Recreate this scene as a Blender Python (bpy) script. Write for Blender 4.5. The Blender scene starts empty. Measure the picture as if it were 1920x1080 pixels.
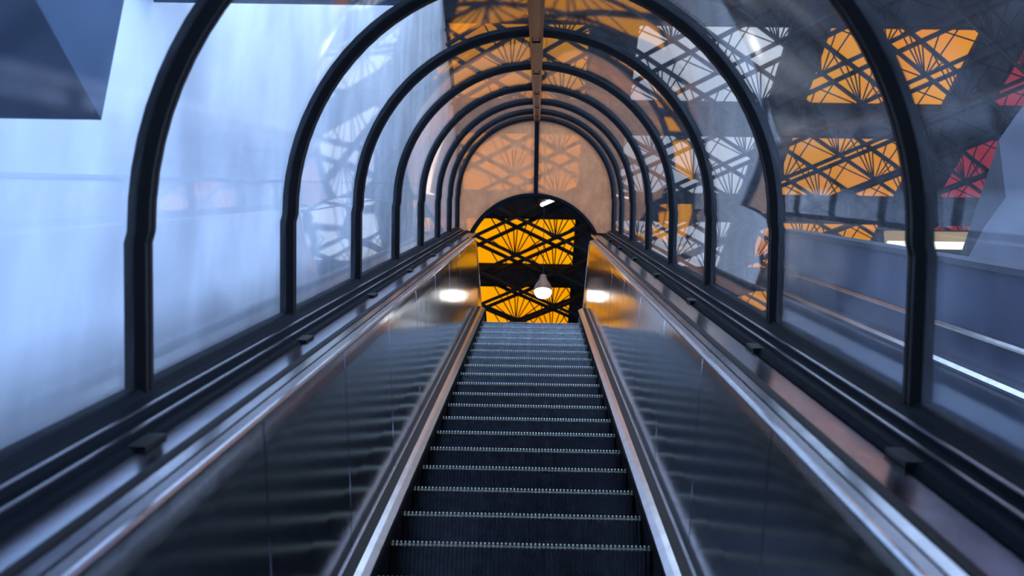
import bpy, bmesh, math, random
from mathutils import Vector, Matrix

random.seed(7)
scene = bpy.context.scene
col = scene.collection

# ------------------------------------------------------------------ camera
INC = math.radians(30)
CI, SI = math.cos(INC), math.sin(INC)
EYE_Z = 1.57
F_PX = 2400.0
VPX, VPY = 1008.0, 350.0            # where the escalator's slope vanishes
ROLL = math.radians(0.9)


def I(x, d, z):
    """escalator frame (across, up the slope, away from the slope) -> world"""
    return Vector((x, d * CI - z * SI, EYE_Z + d * SI + z * CI))


v = Vector((VPX - 960, 540 - VPY, -F_PX)).normalized()
xc = Vector((math.cos(ROLL), -math.sin(ROLL), 0))
xc = (xc - v * xc.dot(v)).normalized()
uc = xc.cross(v)
M = Matrix((xc, v, uc)).transposed()                 # slope frame -> camera frame
A = Matrix(((1, 0, 0), (0, CI, -SI), (0, SI, CI)))   # slope frame -> world
CAM_R = A @ M.transposed()
CAM_P = I(0.04, 0, 0)
cam_data = bpy.data.cameras.new('camera')
cam = bpy.data.objects.new('camera', cam_data)
col.objects.link(cam)
cam.matrix_world = Matrix.Translation(CAM_P) @ CAM_R.to_4x4()
cam_data.sensor_width = 36.0
cam_data.lens = F_PX * 36.0 / 1920.0
cam_data.clip_start = 0.05
cam_data.clip_end = 300
cam_data.dof.use_dof = True
cam_data.dof.focus_distance = 8.5
cam_data.dof.aperture_fstop = 4.5
scene.camera = cam


def ray_y(px, py, Y):
    """world point on the plane y = Y along the sight line of a photo pixel"""
    d = CAM_R @ Vector((px - 960, 540 - py, -F_PX))
    t = (Y - CAM_P.y) / d.y
    return CAM_P + d * t


# ------------------------------------------------------------- world, light
world = bpy.data.worlds.new('sky')
scene.world = world
world.use_nodes = True
bg = world.node_tree.nodes['Background']
bg.inputs[0].default_value = (0.30, 0.48, 0.95, 1)
bg.inputs[1].default_value = 0.12


def area(name, loc, target, sx, sy, power, color):
    L = bpy.data.lights.new(name, 'AREA')
    L.shape = 'RECTANGLE'
    L.size, L.size_y = sx, sy
    L.energy = power
    L.color = color
    o = bpy.data.objects.new(name, L)
    col.objects.link(o)
    o.location = loc
    o.rotation_euler = (Vector(target) - Vector(loc)).to_track_quat('-Z', 'Y').to_euler()
    return o


WALL_L, WALL_R = -1.65, 12.2
CEIL = EYE_Z + 14.0
# added fill in the right-hand wall, out of view, brightens the left wall
area('side_fill', (WALL_R - 0.05, 9.0, 5.7), (WALL_L, 9.0, 5.7), 30, 10.6, 15000, (0.47, 0.66, 1.0))
# added fill high behind the camera, gives the far risers their bluish reflection
area('rear_fill', (4.5, -8.9, 12.4), (4.5, 10, 12.4), 15, 5.8, 2300, (0.45, 0.66, 1.0))

scene.view_settings.view_transform = 'Standard'
scene.view_settings.look = 'None'
scene.view_settings.exposure = 0.0
scene.view_settings.gamma = 1.0
scene.view_settings.use_curve_mapping = False
scene.cycles.transparent_max_bounces = 14
scene.cycles.max_bounces = 6
scene.cycles.use_light_tree = False
scene.cycles.glossy_bounces = 5
scene.cycles.diffuse_bounces = 3
scene.cycles.adaptive_threshold = 0.04
scene.cycles.sample_clamp_indirect = 6.0

# --------------------------------------------------------------- materials
MATS = {}


def principled(name, color, rough=0.5, metal=0.0, spec=0.5, bump=None, vary=None, coat=0.0, aniso=None):
    m = bpy.data.materials.new(name)
    m.use_nodes = True
    nt = m.node_tree
    b = nt.nodes['Principled BSDF']
    b.inputs['Base Color'].default_value = (*color, 1)
    b.inputs['Roughness'].default_value = rough
    b.inputs['Metallic'].default_value = metal
    b.inputs['Specular IOR Level'].default_value = spec
    b.inputs['Coat Weight'].default_value = coat
    tc = nt.nodes.new('ShaderNodeTexCoord')
    if vary:
        scale, amt, stretch = vary
        mp = nt.nodes.new('ShaderNodeMapping')
        mp.inputs['Scale'].default_value = stretch
        n = nt.nodes.new('ShaderNodeTexNoise')
        n.inputs['Scale'].default_value = scale
        n.inputs['Detail'].default_value = 6
        r = nt.nodes.new('ShaderNodeMapRange')
        r.inputs[1].default_value, r.inputs[2].default_value = 0.3, 0.7
        r.inputs[3].default_value, r.inputs[4].default_value = 1 - amt, 1 + amt
        mx = nt.nodes.new('ShaderNodeVectorMath')
        mx.operation = 'SCALE'
        mx.inputs[0].default_value = color
        nt.links.new(tc.outputs['Object'], mp.inputs[0])
        nt.links.new(mp.outputs[0], n.inputs['Vector'])
        nt.links.new(n.outputs['Fac'], r.inputs[0])
        nt.links.new(r.outputs[0], mx.inputs['Scale'])
        nt.links.new(mx.outputs[0], b.inputs['Base Color'])
    if bump:
        scale, strength, stretch = bump
        mp = nt.nodes.new('ShaderNodeMapping')
        mp.inputs['Scale'].default_value = stretch
        n = nt.nodes.new('ShaderNodeTexNoise')
        n.inputs['Scale'].default_value = scale
        n.inputs['Detail'].default_value = 3
        bp = nt.nodes.new('ShaderNodeBump')
        bp.inputs['Strength'].default_value = strength
        bp.inputs['Distance'].default_value = 0.02
        nt.links.new(tc.outputs['Object'], mp.inputs[0])
        nt.links.new(mp.outputs[0], n.inputs['Vector'])
        nt.links.new(n.outputs['Fac'], bp.inputs['Height'])
        nt.links.new(bp.outputs[0], b.inputs['Normal'])
    MATS[name] = m
    return m


def glass(name, tint, haze_col, haze, rough, wave, wave_scale, r0=0.045, through=0.5, spread=(0.4, 1.8)):
    """clear sheet: what is not mirrored at the surface goes straight through; scratches scatter a little"""
    m = bpy.data.materials.new(name)
    m.use_nodes = True
    nt = m.node_tree
    nt.nodes.remove(nt.nodes['Principled BSDF'])
    out = nt.nodes['Material Output']
    tr = nt.nodes.new('ShaderNodeBsdfTransparent')
    tr.inputs[0].default_value = (*tint, 1)
    gl = nt.nodes.new('ShaderNodeBsdfGlossy')
    gl.inputs['Roughness'].default_value = rough
    df = nt.nodes.new('ShaderNodeBsdfDiffuse')
    df.inputs[0].default_value = (*haze_col, 1)
    tl = nt.nodes.new('ShaderNodeBsdfTranslucent')
    tl.inputs[0].default_value = (*haze_col, 1)
    hz = nt.nodes.new('ShaderNodeMixShader')
    hz.inputs[0].default_value = through
    nt.links.new(df.outputs[0], hz.inputs[1])
    nt.links.new(tl.outputs[0], hz.inputs[2])
    tc = nt.nodes.new('ShaderNodeTexCoord')
    n1 = nt.nodes.new('ShaderNodeTexNoise')
    n1.inputs['Scale'].default_value = wave_scale
    n1.inputs['Detail'].default_value = 0
    bp = nt.nodes.new('ShaderNodeBump')
    bp.inputs['Strength'].default_value = wave
    bp.inputs['Distance'].default_value = 0.03
    nt.links.new(tc.outputs['Object'], n1.inputs['Vector'])
    nt.links.new(n1.outputs['Fac'], bp.inputs['Height'])
    if wave > 0:
        nt.links.new(bp.outputs[0], gl.inputs['Normal'])
    lw = nt.nodes.new('ShaderNodeLayerWeight')
    lw.inputs['Blend'].default_value = 0.5
    p = nt.nodes.new('ShaderNodeMath')
    p.operation = 'POWER'
    p.inputs[1].default_value = 5
    sc = nt.nodes.new('ShaderNodeMath')
    sc.operation = 'MULTIPLY_ADD'
    sc.inputs[1].default_value = 0.62
    sc.inputs[2].default_value = r0
    nt.links.new(lw.outputs['Facing'], p.inputs[0])
    nt.links.new(p.outputs[0], sc.inputs[0])
    m1 = nt.nodes.new('ShaderNodeMixShader')
    nt.links.new(sc.outputs[0], m1.inputs[0])
    nt.links.new(tr.outputs[0], m1.inputs[1])
    nt.links.new(gl.outputs[0], m1.inputs[2])
    if haze == 0:
        nt.links.new(m1.outputs[0], out.inputs[0])
        MATS[name] = m
        return m
    # scratches and wiped dirt
    mp = nt.nodes.new('ShaderNodeMapping')
    mp.inputs['Rotation'].default_value = (0.5, 0, 0.3)
    mp.inputs['Scale'].default_value = (1, 1.2, 0.35)
    n2 = nt.nodes.new('ShaderNodeTexNoise')
    n2.inputs['Scale'].default_value = 6
    n2.inputs['Detail'].default_value = 4
    n2.inputs['Roughness'].default_value = 0.7
    r2 = nt.nodes.new('ShaderNodeMapRange')
    r2.inputs[1].default_value, r2.inputs[2].default_value = 0.35, 0.75
    r2.inputs[3].default_value, r2.inputs[4].default_value = haze * spread[0], haze * spread[1]
    nt.links.new(tc.outputs['Object'], mp.inputs[0])
    nt.links.new(mp.outputs[0], n2.inputs['Vector'])
    nt.links.new(n2.outputs['Fac'], r2.inputs[0])
    m2 = nt.nodes.new('ShaderNodeMixShader')
    nt.links.new(r2.outputs[0], m2.inputs[0])
    nt.links.new(m1.outputs[0], m2.inputs[1])
    nt.links.new(hz.outputs[0], m2.inputs[2])
    nt.links.new(m2.outputs[0], out.inputs[0])
    MATS[name] = m
    return m


def lit(name, c1, c2, strength, scale=0.6):
    m = bpy.data.materials.new(name)
    m.use_nodes = True
    nt = m.node_tree
    nt.nodes.remove(nt.nodes['Principled BSDF'])
    e = nt.nodes.new('ShaderNodeEmission')
    e.inputs[1].default_value = strength
    tc = nt.nodes.new('ShaderNodeTexCoord')
    n = nt.nodes.new('ShaderNodeTexNoise')
    n.inputs['Scale'].default_value = scale
    cr = nt.nodes.new('ShaderNodeValToRGB')
    cr.color_ramp.elements[0].color = (*c1, 1)
    cr.color_ramp.elements[1].color = (*c2, 1)
    cr.color_ramp.elements[0].position = 0.35
    cr.color_ramp.elements[1].position = 0.65
    nt.links.new(tc.outputs['Object'], n.inputs['Vector'])
    nt.links.new(n.outputs['Fac'], cr.inputs[0])
    nt.links.new(cr.outputs[0], e.inputs[0])
    nt.links.new(e.outputs[0], nt.nodes['Material Output'].inputs[0])
    MATS[name] = m
    return m


principled('black_paint', (0.005, 0.005, 0.006), 0.5, 0, 0.10, bump=(60, 0.05, (1, 1, 1)))
principled('dark_frame', (0.005, 0.007, 0.010), 0.6, 0.0, 0.02, bump=(50, 0.04, (1, 1, 1)))
principled('bronze', (0.14, 0.08, 0.045), 0.28, 1.0, bump=(20, 0.05, (1, 1, 1)))
principled('ledge_metal', (0.34, 0.35, 0.40), 0.16, 1.0, vary=(9, 0.15, (1, 1, 1)), bump=(3, 0.04, (1, 1, 1)))
principled('panel_metal', (0.42, 0.43, 0.47), 0.11, 1.0, vary=(3, 0.10, (1, 1, 1)), bump=(2.2, 0.05, (1.0, 1.2, 0.25)))
# sheets are brushed along the flight: reflections smear up and down
nt = MATS['panel_metal'].node_tree
tg = nt.nodes.new('ShaderNodeCombineXYZ')
tg.inputs[1].default_value, tg.inputs[2].default_value = -SI, CI
nt.nodes['Principled BSDF'].inputs['Anisotropic'].default_value = 0.8
nt.links.new(tg.outputs[0], nt.nodes['Principled BSDF'].inputs['Tangent'])
principled('deck_metal', (0.20, 0.20, 0.235), 0.25, 1.0, bump=(25, 0.03, (1, 1, 1)))
principled('bright_metal', (0.78, 0.79, 0.82), 0.20, 1.0, vary=(14, 0.12, (1, 1, 1)))
principled('rubber', (0.004, 0.004, 0.005), 0.55, 0, 0.08)
principled('brush', (0.006, 0.006, 0.007), 0.9, 0, 0.1, bump=(400, 0.6, (1, 1, 1)))
principled('step_metal', (0.075, 0.078, 0.09), 0.21, 1.0, 0.4, vary=(30, 0.35, (1, 1, 1)))
principled('nosing_metal', (0.30, 0.26, 0.15), 0.6, 0.2, 0.5, vary=(120, 0.6, (1, 1, 1)))
principled('stud_metal', (0.75, 0.75, 0.70), 0.3, 0.8)
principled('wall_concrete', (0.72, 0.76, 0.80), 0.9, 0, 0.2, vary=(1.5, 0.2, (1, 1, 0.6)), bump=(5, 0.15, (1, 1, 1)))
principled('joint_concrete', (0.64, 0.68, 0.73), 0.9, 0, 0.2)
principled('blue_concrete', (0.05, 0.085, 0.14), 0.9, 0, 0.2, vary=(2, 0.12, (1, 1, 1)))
principled('grey_concrete', (0.075, 0.08, 0.10), 0.9, 0, 0.2, vary=(2, 0.12, (1, 1, 1)))
principled('hall_dark', (0.026, 0.024, 0.026), 0.8, 0, 0.2, vary=(2, 0.2, (1, 1, 1)))
principled('truss_black', (0.010, 0.009, 0.009), 0.6, 0, 0.12)
principled('lamp_shade', (0.20, 0.10, 0.06), 0.4, 0.3)
principled('parapet', (0.045, 0.07, 0.125), 0.5, 0, 0.4, vary=(2, 0.15, (1, 1, 1)))
glass('vault_glass', (0.95, 0.97, 1.0), (0.75, 0.82, 0.95), 0.026, 0.02, 0.02, 1.6)
glass('outer_glass', (0.97, 0.98, 1.0), (0.75, 0.82, 0.95), 0.0, 0.02, 0.0, 1.0)
glass('end_glass', (1.0, 0.86, 0.74), (1.0, 0.60, 0.38), 0.5, 0.08, 0.02, 3.0, 0.045, 0.97, (0.7, 1.3))
lit('orange_glass', (1.0, 0.32, 0.0), (1.0, 0.41, 0.002), 1.0, 0.5)
lit('red_glass', (0.75, 0.05, 0.08), (0.85, 0.09, 0.13), 0.42, 0.5)
lit('white_glass', (0.60, 0.68, 0.80), (0.75, 0.80, 0.9), 1.1, 0.5)
lit('fill_glass', (0.55, 0.72, 1.0), (0.62, 0.78, 1.0), 5.0, 0.5)  # stronger glow for the unseen near skylights, added to light the upper steps
lit('lamp_white', (1, 0.97, 0.95), (1, 1, 1), 5.0)
lit('strip_white', (0.95, 0.95, 0.7), (1, 1, 0.85), 1.6)
lit('strip_cream', (0.75, 0.52, 0.26), (0.85, 0.62, 0.33), 0.55)


# ------------------------------------------------------------ mesh helpers
def mesh_obj(name, verts, faces, mat, parent=None, smooth=False):
    me = bpy.data.meshes.new(name)
    me.from_pydata([tuple(v) for v in verts], [], faces)
    me.validate()
    bm = bmesh.new()
    bm.from_mesh(me)
    bmesh.ops.recalc_face_normals(bm, faces=bm.faces)
    bm.to_mesh(me)
    bm.free()
    if smooth:
        for p in me.polygons:
            p.use_smooth = True
    me.materials.append(MATS[mat])
    o = bpy.data.objects.new(name, me)
    col.objects.link(o)
    if parent is not None:
        o.parent = parent
        o.matrix_parent_inverse = Matrix.Translation(-parent.location)
    return o


def put(me, name, parent, loc):
    o = bpy.data.objects.new(name, me)
    col.objects.link(o)
    o.parent = parent
    o.matrix_parent_inverse = Matrix.Translation(-parent.location)
    o.location = loc
    return o


def empty(name, loc):
    o = bpy.data.objects.new(name, None)
    o.empty_display_size = 0.2
    col.objects.link(o)
    o.location = loc
    return o


def tag(o, label, cat, group=None, kind=None):
    o['label'] = label
    o['category'] = cat
    if group:
        o['group'] = group
    if kind:
        o['kind'] = kind
    return o


def loft(sections, closed=True, caps=True):
    """list of equally long vertex rings -> verts, faces"""
    n = len(sections[0])
    vs, fs = [], []
    for s in sections:
        vs += list(s)
    for k in range(len(sections) - 1):
        a, b = k * n, (k + 1) * n
        for i in range(n if closed else n - 1):
            j = (i + 1) % n
            fs.append((a + i, a + j, b + j, b + i))
    if caps and closed:
        fs.append(tuple(range(n))[::-1])
        fs.append(tuple(range((len(sections) - 1) * n, len(sections) * n)))
    return vs, fs


def box(x0, x1, y0, y1, z0, z1):
    vs = [(x, y, z) for z in (z0, z1) for y in (y0, y1) for x in (x0, x1)]
    fs = [(0, 2, 3, 1), (4, 5, 7, 6), (0, 1, 5, 4), (2, 6, 7, 3), (0, 4, 6, 2), (1, 3, 7, 5)]
    return vs, fs


def merge(*parts):
    vs, fs = [], []
    for a, b in parts:
        o = len(vs)
        vs += list(a)
        fs += [tuple(i + o for i in f) for f in b]
    return vs, fs


def ibox(x0, x1, d0, d1, z0, z1):
    vs, fs = box(x0, x1, d0, d1, z0, z1)
    return [I(*p) for p in vs], fs


def tube(p, q, r, seg=8):
    p, q = Vector(p), Vector(q)
    ax = (q - p).normalized()
    a = ax.orthogonal().normalized()
    b = ax.cross(a)
    ring = [(math.cos(t) * a + math.sin(t) * b) * r for t in [2 * math.pi * i / seg for i in range(seg)]]
    return loft([[p + w for w in ring], [q + w for w in ring]])


def lathe(profile, seg=24, centre=(0, 0, 0)):
    c = Vector(centre)
    secs = [[c + Vector((r * math.cos(2 * math.pi * i / seg), r * math.sin(2 * math.pi * i / seg), z)) for i in range(seg)] for r, z in profile]
    return loft(secs)


# ------------------------------------------------------------- the setting
o = mesh_obj('wall_left', *box(WALL_L - 0.4, WALL_L, -9, 38, -6, CEIL + 0.5), 'wall_concrete')
tag(o, 'tall pale concrete wall lit cold blue beyond the left panes', 'wall', kind='structure')
# one slanting pour joint follows the flight at eye level
vs_, fs_ = loft([[I(WALL_L + 0.004, dd, z) for z in (0.0, 0.02)] + [I(WALL_L - 0.02, dd, z) for z in (0.02, 0.0)] for dd in (1.0, 30)])
mesh_obj('pour_joint', vs_, fs_, 'joint_concrete', o)

right = merge(box(WALL_R, WALL_R + 0.4, -9, 38, -6, 0.4), box(WALL_R, WALL_R + 0.4, -9, 38, 11.0, CEIL + 0.5),
              box(WALL_R, WALL_R + 0.4, 24.0, 38, 0.4, 11.0), box(WALL_R, WALL_R + 0.4, -9, -6.0, 0.4, 11.0))
tag(mesh_obj('wall_right', *right, 'hall_dark'), 'dark hall wall far off to the right', 'wall', kind='structure')
w = empty('window_1', (WALL_R, 9, 0.4))
tag(w, 'unseen window band with dark mullions, added around the side fill in the right hall wall', 'window', kind='structure')
for k in range(8):
    y = -6.0 + 30.0 * k / 7
    mesh_obj('mullion', *box(WALL_R - 0.3, WALL_R + 0.1, y - 0.25, y + 0.25, 0.4, 11.0), 'hall_dark', w)
for z in (0.55, 4.0, 7.5, 10.85):
    mesh_obj('transom', *box(WALL_R - 0.3, WALL_R + 0.1, -6.0, 24.0, z - 0.15, z + 0.15), 'hall_dark', w)
tag(mesh_obj('wall_front', *box(WALL_L, WALL_R, -9.4, -9.0, -6, 9.4), 'hall_dark'),  # put in behind the camera so the near risers mirror something dark
    'unseen dark wall added behind the foot of the escalator to keep the near steps dark', 'wall', kind='structure')
tag(mesh_obj('wall_back', *box(WALL_L, WALL_R, 37.0, 37.4, 6, CEIL + 0.5), 'hall_dark'),
    'dark end wall of the upper hall', 'wall', kind='structure')
tag(mesh_obj('floor', *box(WALL_L, WALL_R, -9, 12.6, -6.2, -6.0), 'grey_concrete'), 'lower hall concrete floor', 'floor', kind='structure')
tag(mesh_obj('floor_upper', *box(WALL_L, WALL_R, 13.4, 37, 6.3, 6.75), 'hall_dark'), 'upper hall floor at the escalator head', 'floor', kind='structure')

# roof slab with square openings; skylights sit in them
PER = 3.61
PW, PL = 2.80, 2.66
COLX = [-0.42, 3.14, 6.52, 10.1]
ROWY = [19.75 + PER * r for r in range(-4, 5)]
xs = [WALL_L]
for c in COLX:
    xs += [max(c - PW / 2, WALL_L), min(c + PW / 2, WALL_R - 0.2)]
xs.append(WALL_R)
ys = [-9]
for r in ROWY:
    ys += [r - PL / 2, r + PL / 2]
ys.append(37)
parts = []
for i in range(len(ys) - 1):
    if i % 2 == 0:
        parts.append(box(xs[0], xs[-1], ys[i], ys[i + 1], CEIL, CEIL + 0.5))
    else:
        for j in range(0, len(xs) - 1, 2):
            if xs[j + 1] - xs[j] > 0.02:
                parts.append(box(xs[j], xs[j + 1], ys[i], ys[i + 1], CEIL, CEIL + 0.5))
ceil = tag(mesh_obj('ceiling', *merge(*parts), 'hall_dark'), 'dark hall roof pierced by a grid of coloured skylights', 'ceiling', kind='structure')

COLN = ['in the column straight above the escalator', 'in the pale column right of the tunnel crown', 'in the orange column seen through the right panes', 'in the red column at the far right']
ROWN = ['first', 'second', 'third', 'fourth', 'fifth', 'sixth', 'seventh', 'eighth', 'ninth']
COLC = [('orange_glass', 'glowing amber orange'), ('white_glass', 'pale white'), ('orange_glass', 'glowing amber orange'), ('red_glass', 'dull red')]
wn = 2
for ci, cx in enumerate(COLX):
    for ri, ry in enumerate(ROWY):
        x0, x1 = max(cx - PW / 2, WALL_L), min(cx + PW / 2, WALL_R - 0.2)
        w = empty('window_%d' % wn, (cx, ry, CEIL))
        wn += 1
        m, cn = COLC[ci]
        if ri < 4 and ci < 2:  # near rows out of view glow harder to light the upper steps
            m, cn = 'fill_glass', 'added unseen bright'
        tag(w, '%s roof skylight, %s from the near end, %s' % (cn, ROWN[ri], COLN[ci]), 'skylight', 'coloured roof skylights', 'structure')
        mesh_obj('pane', *box(x0, x1, ry - PL / 2, ry + PL / 2, CEIL + 0.12, CEIL + 0.15), m, w)
        t = 0.06
        fr = merge(box(x0, x1, ry - PL / 2, ry - PL / 2 + t, CEIL - 0.02, CEIL + 0.12), box(x0, x1, ry + PL / 2 - t, ry + PL / 2, CEIL - 0.02, CEIL + 0.12),
                   box(x0, x0 + t, ry - PL / 2 + t, ry + PL / 2 - t, CEIL - 0.02, CEIL + 0.12), box(x1 - t, x1, ry - PL / 2 + t, ry + PL / 2 - t, CEIL - 0.02, CEIL + 0.12))
        mesh_obj('frame', *fr, 'truss_black', w)

# concrete bulkhead high on the left, and the cross beam beyond it
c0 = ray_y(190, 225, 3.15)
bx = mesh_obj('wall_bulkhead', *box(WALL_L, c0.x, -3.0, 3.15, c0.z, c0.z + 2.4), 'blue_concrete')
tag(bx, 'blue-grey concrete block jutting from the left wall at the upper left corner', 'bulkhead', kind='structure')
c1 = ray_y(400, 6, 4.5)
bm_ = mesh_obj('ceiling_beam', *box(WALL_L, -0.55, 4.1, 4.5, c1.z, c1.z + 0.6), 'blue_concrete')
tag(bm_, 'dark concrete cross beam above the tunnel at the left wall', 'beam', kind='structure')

# --------------------------------------------------------- glazed vault
RIB_D = [-3.12, -1.25, 0.61] + [3.06, 4.92, 6.79, 8.68, 10.56, 12.36, 14.0, 15.4]
RIB_D[0:3] = [-2.54, -0.67, 1.20]
TX = 0.020
RAD = 0.904
SPR = -0.12
SILL = -0.545


def arch(r, leg, n=40, z0=SILL, a0=0.0, a1=math.pi):
    pts = []
    if a0 == 0.0:
        for k in range(5):
            pts.append((leg, z0 + (SPR - 0.03 - z0) * k / 4))
    for k in range(n + 1):
        t = a0 + (a1 - a0) * k / n
        pts.append((r * math.cos(t), SPR + r * math.sin(t)))
    if a1 == math.pi:
        for k in range(5):
            pts.append((-leg, SPR - 0.03 + (z0 - SPR + 0.03) * k / 4))
    return pts


vault = empty('glazed_vault', I(0, -2.6, SILL))
tag(vault, 'barrel-vaulted tunnel of curved clear panes and black arched ribs over the escalator', 'tunnel')
# rib section: two black bars with a groove between them (offset out from RAD, offset along slope)
SEC = [(0.0, -0.031), (0.0, -0.006), (0.010, -0.004), (0.010, 0.004), (0.0, 0.006), (0.0, 0.031), (0.052, 0.031), (0.052, -0.031)]
inner = arch(RAD, RAD + 0.008)


def rib_mesh(k, d):
    n = len(inner)
    secs = []
    for i, (x, z) in enumerate(inner):
        if i < 5:
            nx, nz = 1, 0
        elif i >= n - 5:
            nx, nz = -1, 0
        else:
            nx, nz = x / RAD, (z - SPR) / RAD
        secs.append([I(TX + x + nx * a, d + b, z + nz * a) for a, b in SEC])
    return loft(secs)


for k, d in enumerate(RIB_D):
    rb = mesh_obj('rib', *rib_mesh(k, d), 'black_paint', vault, smooth=False)
    # slim cover bead in the groove
    n = len(inner)
    secs = []
    for i, (x, z) in enumerate(inner):
        nx, nz = (1, 0) if i < 5 else ((-1, 0) if i >= n - 5 else (x / RAD, (z - SPR) / RAD))
        secs.append([I(TX + x + nx * a, d + b, z + nz * a) for a, b in ((0.006, -0.0035), (0.006, 0.0035), (0.012, 0.0035), (0.012, -0.0035))])
    mesh_obj('cover_bead', *loft(secs), 'dark_frame', rb)

for k in range(len(RIB_D) - 1):
    d0, d1 = RIB_D[k] + 0.025, RIB_D[k + 1] - 0.025
    for side in (1, -1):
        half = arch(RAD + 0.030, RAD + 0.036, 28, SILL, 0.0, math.pi / 2)
        vs, fs = [], []
        nd = 6
        m = len(half)
        for off in (0.0, 0.006):
            for j in range(nd + 1):
                d = d0 + (d1 - d0) * j / nd
                for i, (x, z) in enumerate(half):
                    nx, nz = (1, 0) if i < 5 else (x / (RAD + 0.03), (z - SPR) / (RAD + 0.03))
                    vs.append(I(TX + side * (x + nx * off), d, z + nz * off))
        L = (nd + 1) * m
        for s in (0, 1):
            for j in range(nd):
                for i in range(m - 1):
                    a = s * L + j * m + i
                    fs.append((a, a + 1, a + m + 1, a + m))
        for j in range(nd):
            for i in (0, m - 1):
                a = j * m + i
                fs.append((a, a + m, a + m + L, a + L))
        for i in range(m - 1):
            for j in (0, nd):
                a = j * m + i
                fs.append((a, a + 1, a + 1 + L, a + L))
        po = mesh_obj('pane', vs, fs, 'vault_glass', vault, smooth=False)
        po.data.materials.append(MATS['outer_glass'])
        for p in po.data.polygons:
            p.use_smooth = p.index < 2 * nd * (m - 1)
            p.material_index = 1 if nd * (m - 1) <= p.index < 2 * nd * (m - 1) else 0
        po.data.set_sharp_from_angle(angle=math.radians(35))

# ridge beam along the crown
cz = SPR + RAD
prof = [(-0.017, cz - 0.028), (0.017, cz - 0.028), (0.017, cz - 0.006), (0.036, cz - 0.004), (0.036, cz + 0.05), (-0.036, cz + 0.05), (-0.036, cz - 0.004), (-0.017, cz - 0.006)]
rg = mesh_obj('ridge_beam', *loft([[I(TX + x, d, z) for x, z in prof] for d in (RIB_D[0], RIB_D[-1])]), 'bronze', vault)
for k, d in enumerate(RIB_D[:-1]):
    mesh_obj('joint_collar', *ibox(TX - 0.021, TX + 0.021, d - 0.02, d + 0.02, cz - 0.032, cz - 0.004), 'dark_frame', rg)

# sill frames: stepped dark extrusion under the panes
for s in (1, -1):
    prof = [(0.80, -0.575), (0.812, -0.555), (0.838, -0.552), (0.842, -0.540), (0.868, -0.536), (0.872, -0.520), (0.905, -0.514), (0.925, -0.500), (0.965, -0.500), (0.965, -0.62), (0.80, -0.62)]
    sr = mesh_obj('sill_frame', *loft([[I(TX + s * x, d, z) for x, z in prof] for d in (RIB_D[0], 15.43)]), 'dark_frame', vault)
    for (x, z) in ((0.840, -0.5395), (0.870, -0.5195)):
        mesh_obj('glazing_bead', *loft([[I(TX + s * (x + a), d, z + b) for a, b in ((-0.003, 0), (0.003, 0.001), (0.003, 0.005), (-0.003, 0.004))] for d in (RIB_D[0], 15.42)]), 'deck_metal', sr)
    for d in RIB_D[2:-1]:
        mesh_obj('clip', *ibox(min(TX + s * 0.785, TX + s * 0.825), max(TX + s * 0.785, TX + s * 0.825), d - 0.45, d - 0.30, -0.572, -0.552), 'black_paint', sr)

# end screen: two dull panes, centre mullion, arched doorway frame
DE = 15.40
OR, OC = 0.830, -0.935
ring = [(TX + x, z) for x, z in arch(RAD + 0.01, RAD + 0.01, 48) if z > SILL - 0.001]
def door(x):
    return OC + math.sqrt(max(OR * OR - (x - TX + 0.02) ** 2, 0))
for s in (1, -1):
    top = [(TX + s * (RAD + 0.01) * math.cos(t), SPR + (RAD + 0.01) * math.sin(t)) for t in [math.pi / 2 * i / 24 for i in range(25)]]
    top = [(TX + s * (RAD + 0.01), SILL)] + top
    xb = [TX + s * (0.012 + (0.745 - 0.012) * i / 20) for i in range(21)]
    bot = [(x, max(door(x), SILL)) for x in xb]
    poly = top + bot
    n = len(poly)
    vs = [I(x, DE - 0.004, z) for x, z in poly] + [I(x, DE + 0.004, z) for x, z in poly]
    fs = [tuple(range(n)), tuple(range(2 * n - 1, n - 1, -1))] + [(i, (i + 1) % n, n + (i + 1) % n, n + i) for i in range(n)]
    mesh_obj('end_pane', vs, fs, 'end_glass', vault)
mesh_obj('end_mullion', *ibox(TX - 0.026, TX + 0.026, DE - 0.035, DE + 0.03, OC + OR - 0.01, cz), 'dark_frame', vault)
secs = []
for i in range(49):
    t = math.pi * i / 48
    c, s_ = math.cos(t), math.sin(t)
    secs.append([I(TX - 0.02 + (OR + a) * c, DE + b, OC + (OR + a) * s_) for a, b in ((-0.028, -0.03), (-0.010, -0.045), (0.012, -0.045), (0.028, -0.03), (0.028, 0.03), (-0.028, 0.03))])
mesh_obj('doorway_arch', *loft(secs), 'dark_frame', vault, smooth=False)

# --------------------------------------------------------------- escalator
esc = empty('escalator', I(0, -4.5, -1.36))
tag(esc, 'narrow escalator with ribbed dark steps rising between brushed metal balustrades', 'escalator')
PITCH = 0.444
RISE, RUN = PITCH * SI, PITCH * CI
NOSE = -1.36
NR = 62
SW = 0.497
rp = 2 * SW / NR


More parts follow.
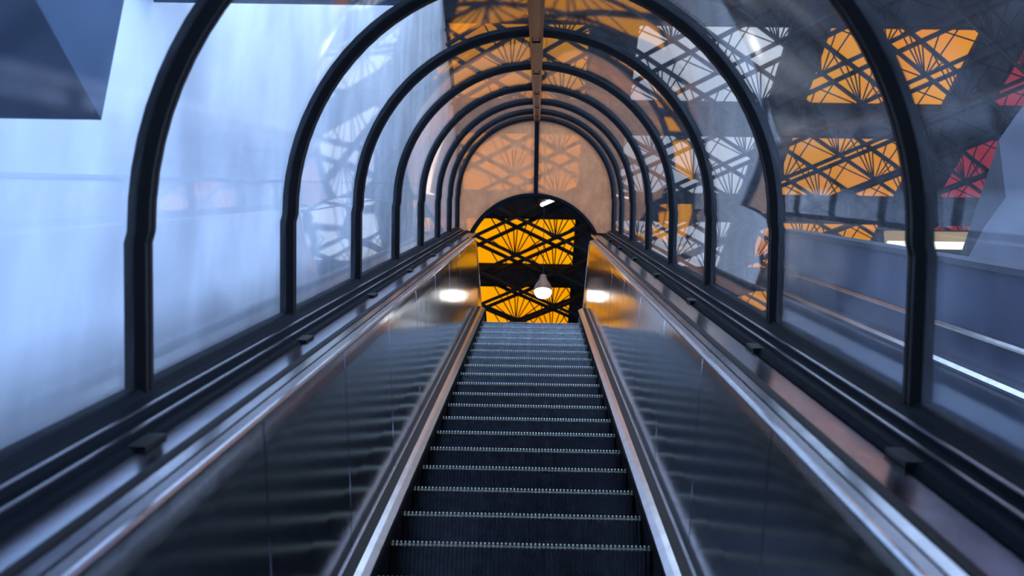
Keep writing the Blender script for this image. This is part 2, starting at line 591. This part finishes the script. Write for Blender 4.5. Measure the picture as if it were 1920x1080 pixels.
def step_mesh():
    vs, fs = [], []
    # cross profile of ribs (x, depth); riser and tread share it
    xsn = []
    for i in range(NR):
        x0 = -SW + i * rp
        xsn += [(x0 + 0.08 * rp, 1), (x0 + 0.20 * rp, 0), (x0 + 0.62 * rp, 0), (x0 + 0.74 * rp, 1)]
    g = 0.009
    # stations down the riser (y, z) for rib tops and their groove offset direction
    st = []
    st.append((RUN + 0.02, 0.0, 0, -1))
    st.append((0.012, 0.0, 0, -1))
    st.append((0.003, -0.003, 0.7, -0.7))
    st.append((0.0, -0.012, 1, 0))
    for k in range(1, 7):
        z = -0.012 - (RISE - 0.012) * k / 6
        y = 0.016 * math.sin(math.pi * k / 12)
        st.append((y, z, 1, 0))
    n = len(xsn)
    for (y, z, oy, oz) in st:
        for (x, gflag) in xsn:
            vs.append((x, y + gflag * g * oy, z + gflag * g * oz))
    for k in range(len(st) - 1):
        for i in range(n - 1):
            a = k * n + i
            fs.append((a, a + 1, a + n + 1, a + n))
    me = bpy.data.meshes.new('step')
    me.from_pydata(vs, [], fs)
    me.materials.append(MATS['step_metal'])
    bm = bmesh.new()
    bm.from_mesh(me)
    bmesh.ops.recalc_face_normals(bm, faces=bm.faces)
    if sum(f.normal.z for f in bm.faces) < 0:
        bmesh.ops.reverse_faces(bm, faces=bm.faces)
    # solid core behind the ribs
    bm.to_mesh(me)
    bm.free()
    return me


def nosing_mesh():
    band = []
    for i in range(NR):
        x0 = -SW + i * rp
        band.append(box(x0 + 0.14 * rp, x0 + 0.68 * rp, -0.0016, 0.004, -0.019, -0.006))
    vs, fs = merge(*band)
    me = bpy.data.meshes.new('nosing')
    me.from_pydata(vs, [], fs)
    me.materials.append(MATS['nosing_metal'])
    return me


def stud_mesh():
    parts = []
    for i in range(NR):
        x = -SW + (i + 0.41) * rp
        secs = []
        for (r, y) in ((0.0042, 0.002), (0.0040, -0.0022), (0.0026, -0.0038)):
            secs.append([(x + r * math.cos(t), y, -0.0035 + r * math.sin(t)) for t in [2 * math.pi * q / 8 for q in range(8)]])
        parts.append(loft(secs))
    vs, fs = merge(*parts)
    me = bpy.data.meshes.new('rib_ends')
    me.from_pydata(vs, [], fs)
    bm = bmesh.new()
    bm.from_mesh(me)
    bmesh.ops.recalc_face_normals(bm, faces=bm.faces)
    bm.to_mesh(me)
    bm.free()
    me.materials.append(MATS['stud_metal'])
    return me


sm, nm, tm = step_mesh(), nosing_mesh(), stud_mesh()
for k in range(-17, 19):
    p = I(0, 4.80 + PITCH * k, NOSE)
    so = put(sm, 'step', esc, p)
    for me, nme in ((nm, 'nosing'), (tm, 'rib_ends')):
        c = bpy.data.objects.new(nme, me)
        col.objects.link(c)
        c.parent = so
        if nme == 'rib_ends':
            c['kind'] = 'stuff'
top = I(0, 4.80 + PITCH * 18, NOSE)
mesh_obj('landing_plate', *box(-0.60, 0.60, top.y + 0.35, top.y + 1.7, top.z - 0.15, top.z - 0.004), 'deck_metal', esc)

# balustrade parts are swept up the slope, then bend to level at the head
BEND = 13.35


def path(d0, level=1.5, zoff=0.0):
    """stations: (function mapping profile (x, z) to world)"""
    st = []
    st.append((d0, 0.0, 0.0))
    st.append((BEND, 0.0, 0.0))
    return st


def swept(profile, d0=-4.5, d1=BEND, level=1.6, R=1.2):
    secs = [[I(x, d0, z) for x, z in profile], [I(x, d1, z) for x, z in profile]]
    if level > 0:
        zc = -0.55 - R           # bend centre below the deck
        for k in range(1, 9):
            a = INC * k / 8
            secs.append([I(x, d1 + (z - zc) * math.sin(a), zc + (z - zc) * math.cos(a)) for x, z in profile])
        dx, dz = math.cos(INC) * level, -math.sin(INC) * level
        secs.append([Vector(p) + A @ Vector((0, dx, dz)) for p in secs[-1]])
    return loft(secs)


PT = (0.606, -0.556)     # panel top
PB = (0.573, -1.252)     # panel foot
for s in (1, -1):
    def P(pr):
        return [(s * x, z) for x, z in pr]
    # skirt with brush, bevelled bright deck, dark strip, thin bead
    mesh_obj('skirt', *swept(P([(0.499, -1.62), (0.499, -1.290), (0.545, -1.290), (0.545, -1.62)])), 'black_paint', esc)
    mesh_obj('brush_strip', *swept(P([(0.486, -1.318), (0.484, -1.296), (0.500, -1.290), (0.500, -1.322)])), 'brush', esc)
    mesh_obj('skirt_deck', *swept(P([(0.490, -1.292), (0.490, -1.284), (0.512, -1.268), (0.533, -1.262), (0.533, -1.292)])), 'bright_metal', esc)
    mesh_obj('dark_strip', *swept(P([(0.5335, -1.29), (0.5335, -1.264), (0.566, -1.258), (0.566, -1.29)])), 'black_paint', esc)
    mesh_obj('foot_bead', *swept(P([(0.566, -1.27), (0.566, -1.250), (0.570, -1.246), (0.575, -1.250), (0.575, -1.27)])), 'bright_metal', esc)
    # inner panels, one sheet after another
    edges = [-4.5 + 0.0]
    d = 3.0 - 1.28 * 5
    while d < BEND - 0.4:
        edges.append(d)
        d += 1.28
    edges.append(BEND)
    edges = sorted(edges)
    face = []
    for i in range(22):
        f = i / 21
        z = PB[1] + (PT[1] - PB[1]) * f
        x = PB[0] + (PT[0] - PB[0]) * f
        x -= 0.0035 * (1 - max(0.0, (f - 0.86) / 0.14) ** 2) * min(1.0, f * 3)
        face.append((x, z))
    for a, b in zip(edges[:-1], edges[1:]):
        prof = P(face + [(PT[0] + 0.012, PT[1]), (PB[0] + 0.012, PB[1])])
        if b == BEND:
            mesh_obj('inner_panel', *swept(prof, a + 0.003, b), 'panel_metal', esc)
        else:
            secs = []
            for dd, ins in ((a + 0.004, 0.006), (a + 0.008, 0), (b - 0.008, 0), (b - 0.004, 0.006)):
                secs.append([I(x + s * ins, dd, z) for x, z in prof])
            mesh_obj('inner_panel', *loft(secs), 'panel_metal', esc)
    mesh_obj('panel_backing', *swept(P([(0.625, PB[1]), (0.65, PT[1]), (0.655, PT[1]), (0.63, PB[1])])), 'black_paint', esc)
    # top edge trim, two deck strips, rubber handrail, polished ledge
    mesh_obj('edge_trim', *swept(P([(0.602, -0.566), (0.600, -0.556), (0.604, -0.549), (0.611, -0.549), (0.613, -0.566)])), 'bright_metal', esc)
    mesh_obj('inner_deck_strip', *swept(P([(0.611, -0.565), (0.611, -0.5505), (0.631, -0.5445), (0.633, -0.565)])), 'deck_metal', esc)
    mesh_obj('outer_deck_strip', *swept(P([(0.634, -0.565), (0.634, -0.541), (0.653, -0.535), (0.655, -0.540), (0.655, -0.565)])), 'ledge_metal', esc)
    mesh_obj('handrail', *swept(P([(0.657, -0.56), (0.657, -0.545), (0.661, -0.537), (0.668, -0.534), (0.680, -0.534), (0.687, -0.538), (0.690, -0.546), (0.690, -0.56)])), 'rubber', esc)
    mesh_obj('ledge', *loft([[I(x, dd, z) for x, z in P([(0.691, -0.58), (0.691, -0.552), (0.80, -0.566), (0.80, -0.58)])] for dd in (-2.54, 15.3)]), 'ledge_metal', esc)
    # outer casing of the truss below the sill
    mesh_obj('casing', *loft([[I(x, dd, z) for x, z in P([(0.93, -2.2), (0.93, -0.625), (0.965, -0.625), (0.965, -2.2)])] for dd in (-2.54, 12.9)]), 'parapet', esc)
mesh_obj('underside', *loft([[I(x, dd, z) for x, z in ((-0.965, -2.25), (0.965, -2.25), (0.965, -2.205), (-0.965, -2.205))] for dd in (-2.54, 12.4)]), 'parapet', esc)

# ------------------------------------------------------------- space frame
sf = empty('space_frame', (4, 24, CEIL - 0.8))
tag(sf, 'black tubular space frame of crossing diagonals hung under the skylights', 'space frame')
NL = PER / 4
NX0, NY0 = -0.45, 25.9
X0, X1, Y0, Y1 = WALL_L + 0.1, WALL_R - 0.4, 8.0, 36.6
ZT, ZB = CEIL - 0.12, CEIL - 0.84


def clip_line(sign, c):
    # y = sign * x + c inside the rectangle
    pts = []
    for x in (X0, X1):
        y = sign * x + c
        if Y0 <= y <= Y1:
            pts.append((x, y))
    for y in (Y0, Y1):
        x = (y - c) * sign
        if X0 < x < X1:
            pts.append((x, y))
    return pts[:2] if len(pts) >= 2 else None


for sign in (1, -1):
    base = NY0 - sign * NX0
    for m in range(-30, 31):
        c = base + 2 * NL * m
        seg = clip_line(sign, c)
        if not seg or (Vector(seg[0]) - Vector(seg[1])).length < 1:
            continue
        for z, r in ((ZT, 0.046), (ZB, 0.040)):
            zz = z + (0.02 if sign > 0 else -0.02)
            mesh_obj('chord', *tube((*seg[0], zz), (*seg[1], zz), r, 8), 'truss_black', sf)
# struts fan up from every lower node
dirs = [(-0.60, 0.60), (0.60, 0.60), (-0.60, -0.60), (0.60, -0.60), (-0.28, -0.28), (0.28, -0.28), (-0.045, 0.0), (0.045, 0.0)]
strut_me = []
for dx, dy in dirs:
    vs, fs = tube((dx * 0.08, dy * 0.08, 0), (dx, dy, ZT - ZB), 0.014, 6)
    me = bpy.data.meshes.new('strut')
    me.from_pydata([tuple(q) for q in vs], [], fs)
    me.materials.append(MATS['truss_black'])
    strut_me.append((me, vs, fs))
nodes = []
for i in range(-4, 15):
    for j in range(-20, 13):
        if (i + j) % 2:
            continue
        x, y = NX0 + i * NL, NY0 + j * NL
        if X0 + 0.3 < x < X1 - 0.3 and Y0 + 0.3 < y < Y1 - 0.3:
            nodes.append((x, y))


def visible_rank(n):
    x, y = n
    # near the doorway view first, then the right-hand panes
    if -2.5 < x < 2 and 21 < y < 33:
        return 0
    if 3.5 < x < 11 and 17 < y < 27:
        return 1
    return 2


nodes.sort(key=visible_rank)
count = 0
rest = []
node_vs, node_fs = lathe([(0.02, -0.06), (0.07, -0.03), (0.07, 0.03), (0.02, 0.06)], 10)
nme = bpy.data.meshes.new('node')
nme.from_pydata([tuple(q) for q in node_vs], [], node_fs)
nme.materials.append(MATS['truss_black'])
for (x, y) in nodes:
    put(nme, 'node', sf, (x, y, ZB))
    for me, vs, fs in strut_me:
        if count < 300:
            put(me, 'strut', sf, (x, y, ZB))
            count += 1
        elif 15 < y < 34:
            rest.append(([Vector(q) + Vector((x, y, ZB)) for q in vs], fs))
ro = mesh_obj('strut_field', *merge(*rest), 'truss_black', sf)
ro['kind'] = 'stuff'

# ---------------------------------------------------------------- lamps
def pendant(px, py, Y, R, label):
    c = ray_y(px, py, Y)
    t = empty('pendant_lamp', c)
    tag(t, label, 'lamp')
    mesh_obj('shade', *lathe([(R, 0.0), (R * 1.02, R * 0.10), (R * 0.80, R * 0.75), (R * 0.42, R * 1.35), (R * 0.30, R * 1.9), (R * 0.22, R * 1.95), (R * 0.22, R * 1.0), (R * 0.7, R * 0.6), (R * 0.95, 0.0)], 28, c), 'lamp_shade', t, True)
    mesh_obj('diffuser', *lathe([(R * 0.93, R * 0.02), (R * 0.90, -R * 0.25), (R * 0.70, -R * 0.55), (R * 0.35, -R * 0.72), (R * 0.05, -R * 0.76)], 28, c), 'lamp_white', t, True)
    mesh_obj('suspension_rod', *tube(c + Vector((0, 0, R * 1.9)), (c.x, c.y, CEIL + 0.05), 0.005, 6), 'truss_black', t)
    return t


pendant(1018, 546, 17.9, 0.145, 'glowing white bell pendant lamp with brown shade in the arched doorway')


def batten(p, q, label, r=0.035):
    p, q = Vector(p), Vector(q)
    t = empty('fluorescent_lamp', (p + q) / 2)
    tag(t, label, 'lamp')
    mesh_obj('tube', *tube(p, q, r, 12), 'lamp_white', t)
    up = Vector((0, 0, 1))
    ax = (q - p).normalized()
    sd = ax.cross(up).normalized()
    pr = [(-0.05, 0.05), (0.05, 0.05), (0.035, 0.12), (-0.035, 0.12)]
    mesh_obj('body', *loft([[e + sd * a + up * b for a, b in pr] for e in (p - ax * 0.06, q + ax * 0.06)]), 'truss_black', t)
    for f in (0.15, 0.85):
        c = p.lerp(q, f)
        mesh_obj('hanger', *tube(c + up * 0.12, (c.x, c.y, CEIL + 0.05), 0.008, 6), 'truss_black', t)
    return t


batten(ray_y(1016, 384, 21.8), ray_y(1041, 373, 21.35), 'short bright fluorescent tube under the dark roof at the doorway crown')

# ------------------------------------------------- beyond the right panes
PX = 2.55
nb = empty('balustrade', I(PX, -3, -2.5))
tag(nb, 'blue-grey inclined balustrade of the neighbouring flight beyond the right panes', 'balustrade')
def strip(name, prof, mat, d0=-3, d1=13.0):
    return mesh_obj(name, *loft([[I(x, dd, z) for x, z in prof] for dd in (d0, d1)]), mat, nb)
strip('side_wall', [(PX, -2.6), (PX, -0.42), (PX + 0.10, -0.42), (PX + 0.10, -2.6)], 'parapet')
strip('coping', [(PX - 0.03, -0.42), (PX - 0.03, -0.385), (PX + 0.13, -0.385), (PX + 0.13, -0.42)], 'grey_concrete')
strip('upper_rail', [(PX - 0.07, -0.80), (PX - 0.08, -0.785), (PX - 0.07, -0.77), (PX - 0.02, -0.77), (PX - 0.01, -0.80)], 'ledge_metal')
strip('lower_rail', [(PX - 0.10, -1.02), (PX - 0.12, -0.995), (PX - 0.10, -0.975), (PX - 0.02, -0.975), (PX - 0.01, -1.02)], 'bright_metal')
strip('lower_ledge', [(PX - 0.45, -1.45), (PX - 0.45, -1.38), (PX, -1.36), (PX, -1.45)], 'parapet')
strip('lower_wall', [(PX - 0.42, -2.6), (PX - 0.42, -1.45), (PX - 0.36, -1.45), (PX - 0.36, -2.6)], 'hall_dark')

# concrete pier with slanted edges at the far right
YP = 13.0
pts = [ray_y(x, y, YP) for x, y in ((2100, -60), (1873, 262), (1886, 370), (1846, 425), (1806, 500), (1790, 700), (2300, 700), (2300, -60))]
n = len(pts)
vs = pts + [p + Vector((0.6, 3.9, 0)) for p in pts]
fs = [tuple(range(n)), tuple(range(2 * n - 1, n - 1, -1))] + [(i, (i + 1) % n, n + (i + 1) % n, n + i) for i in range(n)]
tag(mesh_obj('wall_pier', vs, fs, 'grey_concrete'), 'angular grey-blue concrete pier at the right edge beyond the nearest rib', 'pier', kind='structure')
# lit soffit strip low behind the pier
a, b = ray_y(1660, 438, 17.0), ray_y(1840, 438, 17.0)
c_, e_ = ray_y(1660, 452, 17.0), ray_y(1660, 465, 17.0)
sl = empty('strip_light', a)
tag(sl, 'cream and white luminous strip light low beside the right concrete pier', 'light')
mesh_obj('reflector', *box(a.x, b.x, 17.0, 17.08, c_.z, a.z + 0.05), 'strip_cream', sl)
mesh_obj('tube', *box(a.x, b.x, 16.93, 17.05, e_.z + 0.02, c_.z - 0.03), 'strip_white', sl)
mesh_obj('housing', *box(a.x - 0.05, b.x + 0.05, 17.085, 17.3, e_.z - 0.02, a.z + 0.12), 'hall_dark', sl)
